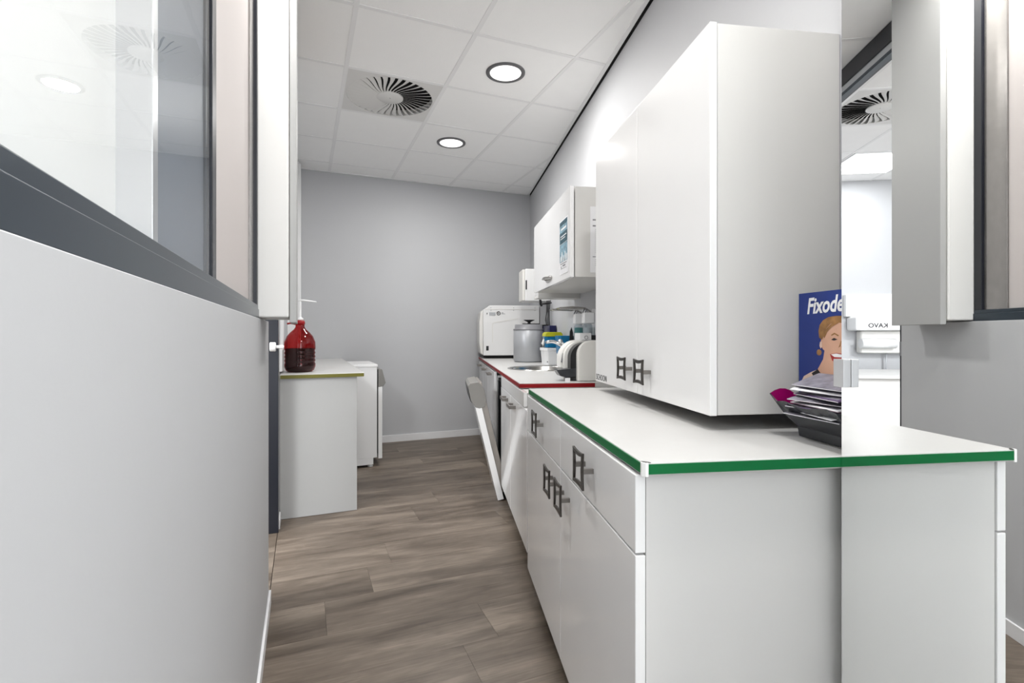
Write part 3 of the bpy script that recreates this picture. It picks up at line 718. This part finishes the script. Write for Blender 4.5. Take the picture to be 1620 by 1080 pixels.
# white bucket, blue tubs
def rtub(name, label, cat, c0, z0, w0, w1, d0, h, mm_, rim=0, grp=None):
    k = thing(name, label, cat, (c0[0],c0[1],z0)); m = MB()
    def oct_(w_, d_, z_):
        a, b, r_ = w_/2, d_/2, min(w_,d_)*.16
        return [(c0[0]+x, c0[1]+y, z_) for x, y in ((-a+r_,-b),(a-r_,-b),(a,-b+r_),(a,b-r_),(a-r_,b),(-a+r_,b),(-a,b-r_),(-a,-b+r_))]
    L_ = [oct_(w0,d0,z0+.001), oct_(w1,d0*w1/w0,z0+h)]
    if rim: L_ = [L_[0], oct_(w1,d0*w1/w0,z0+h-.022), oct_(w1+rim,d0*w1/w0+rim,z0+h-.021), oct_(w1+rim,d0*w1/w0+rim,z0+h)]
    vs = [p for r_ in L_ for p in r_]; fs = [list(range(8))[::-1], [len(vs)-8+i for i in range(8)]]
    for q in range(len(L_)-1):
        for i in range(8): fs.append([q*8+i,q*8+(i+1)%8,(q+1)*8+(i+1)%8,(q+1)*8+i])
    m.add(vs, fs); m.part('body', mm_, k, k, .002); return k
k = rtub('tub', 'white plastic tub under the blue boxes behind the sink', 'tub', (.820,3.72), RT, .150, .165, .16, .128, M['white_pl'], .012)
c = MB(); c.box((.757,3.6415,RT+.02),(.775,3.643,RT+.03)); c.part('mark', M['grey_dk'], k, k)
k = rtub('tub', 'blue box with a yellow-green lid on the white tub', 'tub', (.812,3.72), RT+.130, .120, .130, .11, .082, M['blue_tub'])
c = MB(); c.prism([(.748,RT+.213),(.884,RT+.213),(.878,RT+.235),(.866,RT+.246),(.765,RT+.246),(.752,RT+.236)], 'y', 3.655, 3.785); c.part('lid', M['yellow_pl'], k, k, .003)
k = rtub('tub', 'open blue box to the right of the yellow-lidded one', 'tub', (.852,3.50), RT+.09, .09, .11, .12, .13, M['blue_tub'])
c = MB(); c.box((.81,3.45,RT+.001),(.895,3.55,RT+.0895)); c.part('foot_block', M['white_pl'], k, k, .003)
# brush / yellowish glove beside tubs
k = MB().tube([(.742,3.70,RT+.135),(.738,3.69,RT+.16),(.745,3.70,RT+.185),(.742,3.70,RT+.205)],[.008,.014,.010,.006],8).single('sponge', M['cream_pl'], 'pale soft sponge tucked at the left side of the yellow-lidded blue box', 'sponge', (.742,3.70,RT+.13))
# small white dispenser box with a cup
k = thing('cup_box', 'small white box with dark round markings below the soap dispensers', 'box', (.83,2.86,RT))
c = MB(); c.box((.775,2.80,RT+.001),(.843,2.92,RT+.238)); c.part('carton', M['white_pl'], k, k, .002)
c = MB(); c.lathe([(.011,2.7985),(.011,2.8),(.0085,2.8),(.0085,2.7985),(.011,2.7985)], (.812,0,RT+.212), 16, axis='y', caps=False); c.part('printed_ring', M['grey_dk'], k, k)
k = MB().lathe([(.001,RT+.001),(.024,RT+.001),(.027,RT+.222),(.024,RT+.226),(.001,RT+.226)], (.876,2.88,0), 20).single('jar', M['black_plastic'], 'small black jar beside the white box with round markings', 'jar', (.893,2.88,RT))
k = MB().prism([(.862,RT+.001),(.90,RT+.001),(.898,RT+.24),(.888,RT+.28),(.876,RT+.25),(.868,RT+.12)], 'y', 3.42,3.435).single('brush', M['black_plastic'], 'black brush standing upright beside the teal soap dispenser', 'brush', (.88,3.43,RT), bevel=.002)

# hand dispenser machine with black band, near end of red worktop
def dispenser():
    Y0, Y1 = 2.385, 2.56
    k = thing('drinks_dispenser', 'white rounded machine with a black curved band and smoked drip cup by the wall cabinet', 'dispenser', (.64,2.45,RT))
    def arch(x0, x1, zt, r_, z0=RT+.001, n=10, back=True):
        pts = [(x0, z0)]
        for q in range(n+1):
            a = math.pi - (math.pi/2)*q/n; pts.append((x0+r_+r_*math.cos(a), zt-r_+r_*math.sin(a)))
        if back: 
            for q in range(n+1):
                a = math.pi/2 - (math.pi/2)*q/n; pts.append((x1-r_*.6+r_*.6*math.cos(a), zt-r_*.6+r_*.6*math.sin(a)))
        pts.append((x1, z0)); return pts
    T = RT+.201
    c = MB(); c.prism(arch(.650,.80,T,.070), 'y', Y0, Y0+.035, smooth=False); c.part('side_shell', M['cream_pl'], k, k, .005, seg=3)
    c = MB(); c.prism(arch(.622,.80,T-.012,.075), 'y', Y0+.035, Y0+.095); c.part('black_band', M['black_plastic'], k, k, .001)
    c = MB(); c.prism(arch(.603,.80,T-.004,.085), 'y', Y0+.095, Y0+.125); c.part('side_shell', M['cream_pl'], k, k, .004)
    c = MB(); c.prism(arch(.590,.80,T,.095,z0=RT+.06), 'y', Y0+.125, Y0+.20); c.part('spout_head', M['cream_pl'], k, k, .005)
    c = MB(); c.prism([(.600,RT+.085),(.610,RT+.13),(.604,RT+.135),(.5935,RT+.09)], 'y', Y0+.122, Y0+.15); c.part('grip', M['grey_dk'], k, k)
    c = MB(); c.prism([(.55,RT+.055),(.655,RT+.065),(.655,RT+.022),(.60,RT+.018),(.57,RT+.025)], 'y', Y0+.03, Y0+.11); c.part('drip_cup', M['charcoal'], k, k, .003)
    c = MB(); c.box((.60,Y0+.055,RT+.001),(.612,Y0+.075,RT+.03)); c.part('cup_support', M['black_plastic'], k, k)
    c = MB(); c.prism([(.69,T-.002),(.76,T-.001),(.75,T+.002),(.70,T+.002)], 'y', Y0+.04, Y0+.09); c.part('top_slot', M['grey_dk'], k, k)
dispenser()
k = MB().box((.575,2.34,RT+.0005),(.60,2.344,RT+.022)).single('price_tag', M['paper'], 'tiny white tag at the end of the red tape', 'tag', (.59,2.342,RT), bevel=.0005)

eye = Vector((0, 0, EYE))
for o in list(bpy.data.objects):
    if o in before or o.parent is not None or o is DW2.o: continue
    o.location = eye + (o.location - eye)*KS; o.scale = (KS, KS, KS)
# elbow soap dispensers on the right wall
def soap(y, label, liquid):
    k = thing('soap_dispenser', label, 'soap dispenser', (.94,y,1.06), group=None)
    c = MB(); c.box((.955,y-.035,1.04),(.9695,y+.035,1.26)); c.part('wall_bracket', M['alu'], k, k, .002)
    c = MB(); c.box((.885,y-.034,1.165),(.955,y+.034,1.235)); c.part('pump_housing', M['white_pl'], k, k, .006)
    c = MB(); c.lathe([(.001,1.035),(.026,1.035),(.031,1.045),(.031,1.150),(.022,1.163)], (.918,y,0), 20); o = c.part('bottle', M['clear'], k, k)
    c2 = MB(); c2.lathe([(.001,1.038),(.025,1.038),(.0295,1.046),(.0295,1.14),(.001,1.141)], (.918,y,0), 20); me = c2.part('liquid', liquid, k, k)
    c = MB(); c.tube([(.94,y,1.24),(.90,y,1.262),(.82,y,1.268),(.745,y,1.262)], [.006,.007,.007,.007], 8)
    c.prism([(.875,1.262),(.73,1.268),(.715,1.262),(.73,1.256),(.875,1.252)], 'y', y-.03, y+.03); c.part('elbow_lever', M['steel'], k, k, .002)
    c = MB(); c.tube([(.893,y-.028,1.235),(.905,y-.028,1.258)], .004, 6); c.part('spring_arm', M['grey_dk'], k, k); c = MB(); c.tube([(.893,y+.028,1.235),(.905,y+.028,1.258)], .004, 6); c.part('spring_arm', M['grey_dk'], k, k)
soap(3.35, 'elbow-lever soap dispenser with teal liquid on the right wall', M['green_liquid'])
soap(3.13, 'elbow-lever soap dispenser with clear gel on the right wall', M['clear_liquid'])

# far wall cabinet
k = thing('wall_cabinet', 'smaller white wall cabinet with an oval handle and a poster above the sink', 'cabinet', (.8,3.03,1.385))
c = MB(); c.box((.648,2.432,1.383),(.9685,3.428,1.834)); c.part('body', M['inner'], k, k, .001)
c = MB(); c.box((.622,2.428,1.381),(.6425,3.431,1.836)); dr = c.part('door', M['lacquer'], k, k, .002)
c = MB(); pts = [(-.0, -.095,0),(-.016,-.085,0),(-.027,-.05,0),(-.031,0,0),(-.027,.05,0),(-.016,.085,0),(-.0,.095,0)]; c.tube(pts, [.004,.005,.007,.008,.007,.005,.004], 8)
c.prism([(.095*math.cos(q*math.pi/10), -.004+.020*math.sin(q*math.pi/10)) for q in range(20)], 'x', -.003, 0); o = c.part('handle', M['steel'], dr, k, 0, at=(.622,2.93,1.428))
k2 = thing('poster', 'small teal poster on the door of the far wall cabinet', 'poster', (.6215,2.582,1.43))
c = MB(); c.box((.6205,2.470,1.413),(.6218,2.652,1.700)); c.part('sheet', M['paper'], k2, k2)
c = MB(); c.box((.6200,2.478,1.600),(.6206,2.644,1.690)); c.part('printed_header', M['teal_lt'], k2, k2)
c = MB(); c.box((.6198,2.478,1.670),(.6201,2.644,1.692)); c.box((.6198,2.478,1.575),(.6206,2.644,1.632)); c.part('printed_band', M['teal_print'], k2, k2)
c = MB(); c.box((.6198,2.478,1.478),(.6206,2.644,1.572)); c.part('printed_photo', M['teal_lt'], k2, k2)
c = MB()
for q, (a, h_) in enumerate(((.57,.03),(.60,.045),(.635,.028),(.67,.05),(.695,.03))):
    c.lathe([(.001,0),(.009,.002),(.008,h_*.7),(.005,h_),(.001,h_+.002)], (.6195,1.922+a,1.479), 8); 
c.v = [(.6197+(x-.6195)*.03,y,z) for x,y,z in c.v]; c.part('printed_people', M['white_print'], k2, k2)
c = MB(); c.box((.6196,2.497,1.61),(.6199,2.622,1.615)); c.box((.6196,2.522,1.598),(.6199,2.622,1.602)); c.box((.6196,2.502,1.645),(.6199,2.612,1.655)); c.part('printed_text', M['white_print'], k2, k2)
c = MB(); c.box((.6200,2.492,1.466),(.6206,2.632,1.470)); c.box((.6200,2.522,1.452),(.6206,2.582,1.460)); c.lathe([(.001,0),(.007,0),(.007,.0006)], (.6200,2.612,1.452), 12, axis='x'); c.box((.6200,2.502,1.442),(.6206,2.622,1.444)); c.part('printed_footer', M['grey_dk'], k2, k2)
k2 = thing('notice_sheet', 'white printed notice on the side of the far wall cabinet', 'notice', (.80,2.43,1.40))
c = MB(); c.box((.726,2.4295,1.405),(.936,2.4315,1.735)); c.part('sheet', M['paper'], k2, k2)
c = MB()
for z_ in (1.665,1.635): c.box((.738,2.4288,z_),(.80,2.4296,z_+.007))
for q in range(13): c.box((.752,2.429,1.618-.0095*q),(.752+random.uniform(.10,.17),2.4296,1.6215-.0095*q))
c.box((.738,2.429,1.482),(.79,2.4296,1.486))
for q in range(4): c.box((.752,2.429,1.468-.0095*q),(.752+random.uniform(.08,.16),2.4296,1.4715-.0095*q))
c.part('printed_text', M['grey_dk'], k2, k2)
# box beyond, towel dispenser
k = thing('shelf_unit', 'pale grey shelf box mounted beyond the small wall cabinet', 'shelf', (.82,3.58,1.36))
c = MB(); c.box((.665,3.50,1.352),(.9685,3.66,1.372)); c.part('bottom_shelf', M['inner'], k, k, .001)
c = MB(); c.box((.665,3.50,1.372),(.9685,3.518,1.80)); c.part('side_panel', M['inner'], k, k, .001)
c = MB(); c.box((.665,3.642,1.372),(.9685,3.66,1.80)); c.part('side_panel', M['inner'], k, k, .001)
c = MB(); c.box((.665,3.518,1.372),(.680,3.642,1.80)); c.part('front_panel', M['lacquer'], k, k, .001)
k = thing('towel_dispenser', 'white paper towel dispenser with a black lock on the right wall in the far corner', 'towel dispenser', (.85,4.62,1.40))
c = MB(); c.box((.735,4.50,1.395),(.9685,4.76,1.69)); c.part('housing', M['white_pl'], k, k, .01, seg=3)
c = MB(); c.box((.712,4.52,1.40),(.735,4.74,1.685)); c.part('front_cover', M['cream_pl'], k, k, .006)
c = MB(); c.box((.738,4.4985,1.50),(.750,4.5005,1.585)); c.part('lock_slot', M['black_plastic'], k, k)
# black clip and cables
k = thing('cable_bundle', 'black cables hanging down the right wall behind the steriliser', 'cable', (.93,4.45,1.2))
for q in range(4):
    c = MB(); pts = [(.955-.008*q, 4.44+.012*q, 1.40), (.945-.006*q,4.44+.012*q,1.30), (.95-.012*q,4.46,1.22), (.955-.01*q,4.47,1.17)]
    c.tube(pts, .004, 6); c.part('cable', M['black_plastic'], k, k)
c = MB(); c.tube([(.955,4.40,1.375),(.92,4.38,1.37),(.86,4.36,1.362)], [.006,.010,.008], 8); c.part('plug', M['black_plastic'], k, k)
c = MB(); c.prism([(.846,1.415),(.862,1.415),(.876,1.345),(.862,1.34),(.848,1.36)], 'y', 4.40, 4.42); c.part('bracket', M['black_plastic'], k, k, .001)

# ================================================================ desk on the left (frame B)
DT = .857
MB().box((XL+.003,3.255,.002),(.310,3.277,DT-.0245)).single('support_board', M['shaded_white'], 'plain white upright board, darkened as in shade, carrying the yellow-green edged desk top', 'board', (.09,3.265,0), 'B', bevel=.001)  # white desk end, coloured darker to carry its shade
k = thing('desk', 'white desk top with a yellow-green front edge, carrying the red bottle', 'desk', (.1,4.2,DT-.024), 'B')
c = MB(); c.box((XL+.003,3.238,DT-.024),(.352,ZE-.002,DT)); c.part('top', M['worktop'], k, k, .002)
c = MB(); c.box((XL+.006,3.2355,DT-.0235),(.350,3.2382,DT-.003)); c.part('edge_strip', M['yellowgreen'], k, k)
# bottle
bx, by = -.018, 3.46
k = thing('red_bottle', 'large translucent red plastic bottle with a pump, half full, on the desk', 'bottle', (bx,by,DT), 'B')
prof = [(.070,DT+.001),(.084,DT+.012),(.092,DT+.035)]
for q in range(4): prof += [(.092,DT+.05+.024*q),(.0885,DT+.058+.024*q),(.0885,DT+.063+.024*q),(.092,DT+.070+.024*q)]
prof += [(.093,DT+.155),(.091,DT+.19),(.078,DT+.225),(.058,DT+.25),(.036,DT+.27),(.027,DT+.285),(.027,DT+.312)]
c = MB(); c.lathe(prof, (bx,by,0), 40); o = c.part('bottle_shell', M['red_glass'], k, k)
lp = [(max(r_-.003,.001),h_) for r_,h_ in prof if h_ < DT+.15]; lp[0] = (.066,DT+.004); lp += [(.0895,DT+.150),(.001,DT+.1505)]
c = MB(); c.lathe(lp, (bx,by,0), 40); c.part('liquid', M['red_liquid'], k, k)
c = MB(); c.lathe([(.030,DT+.300),(.030,DT+.318),(.024,DT+.326),(.012,DT+.330)], (bx,by,0), 24); c.part('neck_ring', mat('red_cap',(.30,.003,.006),.3), k, k)
c = MB(); pts = [(bx-.03,by-.01,DT+.30),(bx-.06,by-.01,DT+.300),(bx-.072,by-.01,DT+.285),(bx-.07,by-.01,DT+.265),(bx-.055,by-.01,DT+.25)]
c.tube([(bx-.025,by-.012,DT+.302),(bx-.055,by-.015,DT+.308),(bx-.075,by-.015,DT+.304)], [.006,.005,.006], 8); c.part('handle_tab', bpy.data.materials['red_cap'], k, k)
c = MB(); c.lathe([(.020,DT+.325),(.020,DT+.338),(.010,DT+.346),(.008,DT+.350),(.008,DT+.445),(.006,DT+.455)], (bx,by,0), 16)
c.tube([(bx-.012,by,DT+.452),(bx+.02,by,DT+.454),(bx+.07,by,DT+.449),(bx+.098,by,DT+.446)], [.009,.010,.007,.004], 10, flat=.7); c.part('pump', M['white_pl'], k, k)
# switches / papers on left wall behind the bottle
k = MB().box((XL+.001,3.06,1.215),(XL+.014,3.14,1.30)).single('light_switch', M['white_pl'], 'white double light switch on the left wall just past the doorway', 'switch', (XL,3.10,1.22), 'B', bevel=.002)
c = MB(); c.box((XL+.014,3.07,1.225),(XL+.017,3.097,1.29)); c.part('rocker', M['socket'], k, k, .001)
c = MB(); c.box((XL+.014,3.103,1.225),(XL+.017,3.13,1.29)); c.part('rocker', M['socket'], k, k, .001)
k = MB().box((XL+.001,3.30,1.0),(XL+.02,3.46,1.30)).single('wall_box', M['white_pl'], 'flat white box on the left wall behind the red bottle', 'box', (XL,3.38,1.0), 'B', bevel=.003)
c = MB(); c.box((XL+.02,3.33,1.2),(XL+.022,3.43,1.27)); c.part('box_cover', M['grey_pl'], k, k, .001)
k = MB().box((XL+.001,3.25,.875),(XL+.016,3.9,1.02)).single('splash_panel', M['white_pl'], 'low white panel along the left wall behind the red bottle', 'panel', (XL,3.6,.875), 'B', bevel=.002)

# ================================================================ ceiling fittings
def diffuser(cx, cy, label):
    k = thing('air_diffuser', label, 'air vent', (cx,cy,CEIL), 'B')
    c = MB(); n = 64; Rr = .278; h = .289
    sq = []
    for q in range(n):
        a = 2*math.pi*q/n; m_ = h/max(abs(math.cos(a)),abs(math.sin(a))); sq.append((cx+m_*math.cos(a), cy+m_*math.sin(a)))
    ci = [(cx+Rr*math.cos(2*math.pi*q/n), cy+Rr*math.sin(2*math.pi*q/n)) for q in range(n)]
    vs = [(x,y,CEIL+.001) for x,y in sq]+[(x,y,CEIL+.001) for x,y in ci]+[(x,y,CEIL+.043) for x,y in ci]
    fs = [[q,(q+1)%n,n+(q+1)%n,n+q] for q in range(n)] + [[n+q,n+(q+1)%n,2*n+(q+1)%n,2*n+q] for q in range(n)]
    c.add(vs, fs); c.part('plate', M['vane'], k, k)
    c = MB(); c.add([(x,y,CEIL+.044) for x,y in ci], [list(range(n))]); c.part('void', M['void'], k, k)
    c = MB(); c.lathe([(.001,CEIL-.001),(.082,CEIL-.001),(.086,CEIL+.002),(.086,CEIL+.008)], (cx,cy,0), 40); c.lathe([(.001,CEIL-.0035),(.005,CEIL-.003),(.005,CEIL-.001)], (cx,cy,0), 10); c.part('hub', M['vane'], k, k)
    # one curved vane; copies turned round the hub
    me = None
    for q in range(36):
        if me is None:
            v = MB(); ns = 7; pa, pb = [], []
            for s_ in range(ns+1):
                u = s_/ns; r_ = .084+(.277-.084)*u; a = .26*math.sin(u*math.pi*.55)
                wd = .0045+.0115*u
                ca, sa = math.cos(a), math.sin(a); tx, ty = -sa, ca
                pa.append((r_*ca-tx*wd, r_*sa-ty*wd, .0005)); pb.append((r_*ca+tx*wd, r_*sa+ty*wd, .004+.0075*u))
            v.add(pa+pb, [[i,i+1,ns+2+i,ns+1+i] for i in range(ns)], 0, True)
            me = v.mesh('vane', M['vane'])
        o = bpy.data.objects.new('vane', me); COL.objects.link(o); o.parent = k.o; o.location = (0,0,0); o.rotation_euler = (0,0,2*math.pi*q/36)
    return k
diffuser(.535, 3.396, 'round swirl air diffuser with radial vanes in the corridor ceiling')
diffuser(-.665, 3.396, 'swirl air diffuser in the next room, seen in the mirror')
def downlight(cx, cy, label, power=1.0):
    k = thing('downlight', label, 'ceiling light', (cx,cy,CEIL), 'B')
    c = MB(); c.lathe([(.118,CEIL+.003),(.117,CEIL-.003),(.097,CEIL-.005),(.095,CEIL-.003),(.095,CEIL+.002)], (cx,cy,0), 48, caps=False); c.part('ring', M['ring'], k, k)
    c = MB(); c.lathe([(.001,CEIL-.0022),(.094,CEIL-.002),(.0945,CEIL+.002)], (cx,cy,0), 40); c.part('lens', M['lamp_on'], k, k)
    l = bpy.data.lights.new('lamp_light', 'AREA'); l.shape = 'DISK'; l.size = .18; l.energy = LAMP_W*power; l.color = (1,.985,.96)
    lo = bpy.data.objects.new('lamp_light', l); COL.objects.link(lo); lo.parent = k.o; lo.location = (0,0,-.008)
    return k
downlight(1.125, 2.80, 'nearer round downlight with a grey ring in the corridor ceiling')
downlight(1.125, 4.0, 'farther round downlight with a grey ring in the corridor ceiling')
downlight(.535, .396, 'added fill downlight above the camera, out of the picture')  # unseen lamp, added as fill for the near corridor
downlight(.052, 1.596, 'added fill downlight over the corridor just in front of the camera, above the picture', .85)  # unseen lamp, added to brighten the lower cabinet fronts and low wall
downlight(.9, -1.4, 'added fill downlight in the ceiling behind the camera')  # unseen lamp, added as fill from behind
for (cx, cy, lab, pw) in ((-1.265,4.596,'square light panel in the next room by its far wall', .12), (-1.865,2.196,'added unseen light panel in the middle of the next room', 1.0), (-1.265,.396,'added unseen light panel in the near part of the next room', 1.0)):  # middle and near panels are added to light the blind and doorway
    k = thing('ceiling_lamp', lab, 'ceiling light', (cx,cy,CEIL), 'B')
    c = MB(); c.box((cx-.28,cy-.28,CEIL-.006),(cx+.28,cy+.28,CEIL+.002)); c.part('diffuser_sheet', M['panel_on'], k, k)
    c = MB()
    for a, b in (((-.295,-.295),(.295,-.28)),((-.295,.28),(.295,.295)),((-.295,-.28),(-.28,.28)),((.28,-.28),(.295,.28))): c.box((cx+a[0],cy+a[1],CEIL-.008),(cx+b[0],cy+b[1],CEIL+.002))
    c.part('frame', M['grid'], k, k)
    l = bpy.data.lights.new('panel_light', 'AREA'); l.shape = 'SQUARE'; l.size = .54; l.energy = PANEL_W*pw; l.color = (.97,.985,1)
    lo = bpy.data.objects.new('panel_light', l); COL.objects.link(lo); lo.parent = k.o; lo.location = (0,0,-.012)

# ================================================================ next room (seen in the mirror)
k = thing('xray_unit', 'white wall-mounted dental x-ray arm in the next room, seen in the mirror', 'x-ray unit', (-1.7,ZE-.05,1.2), 'B')
c = MB(); c.box((-2.4,ZE-.19,1.13),(-1.33,ZE-.001,1.27)); c.part('wall_arm', M['white_pl'], k, k, .02, seg=3)
c = MB(); c.box((-1.82,ZE-.06,1.27),(-1.30,ZE-.001,1.50)); c.part('back_plate', M['white_pl'], k, k, .01)
c = MB(); c.box((-1.90,ZE-.10,.90),(-1.42,ZE-.001,1.129)); c.part('control_housing', M['cream_pl'], k, k, .02)
c = MB(); c.tube([(-1.72,ZE-.13,1.0),(-1.40,ZE-.13,1.0)], .05, 14); c.part('tube_head', M['white_pl'], k, k)
c = MB(); c.tube([(-1.68,ZE-.06,.90),(-1.68,ZE-.05,.75),(-1.68,ZE-.05,.62)], .008, 6); c.part('cable', M['grey_pl'], k, k)
text('lettering', 'KAVO', .06, M['dark_print'], k, k, (-1.62, ZE-.1915, 1.16), (1,0,0), (0,0,1), bold=.001, sx=1.1)
k = thing('neighbour_cabinet', 'low white cabinet in the next room, seen in the mirror', 'cabinet', (-1.2,4.2,0), 'B')
c = MB(); c.box((-2.6,4.2,.08),(-.30,ZE-.15,.72)); c.part('body', M['laminate'], k, k, .002)
c = MB(); c.box((-2.62,4.17,.72),(-.28,ZE-.15,.745)); c.part('top', M['worktop'], k, k, .002)
c = MB(); c.box((-2.6,4.24,.001),(-.32,ZE-.2,.08)); c.part('plinth', M['grey_pl'], k, k)
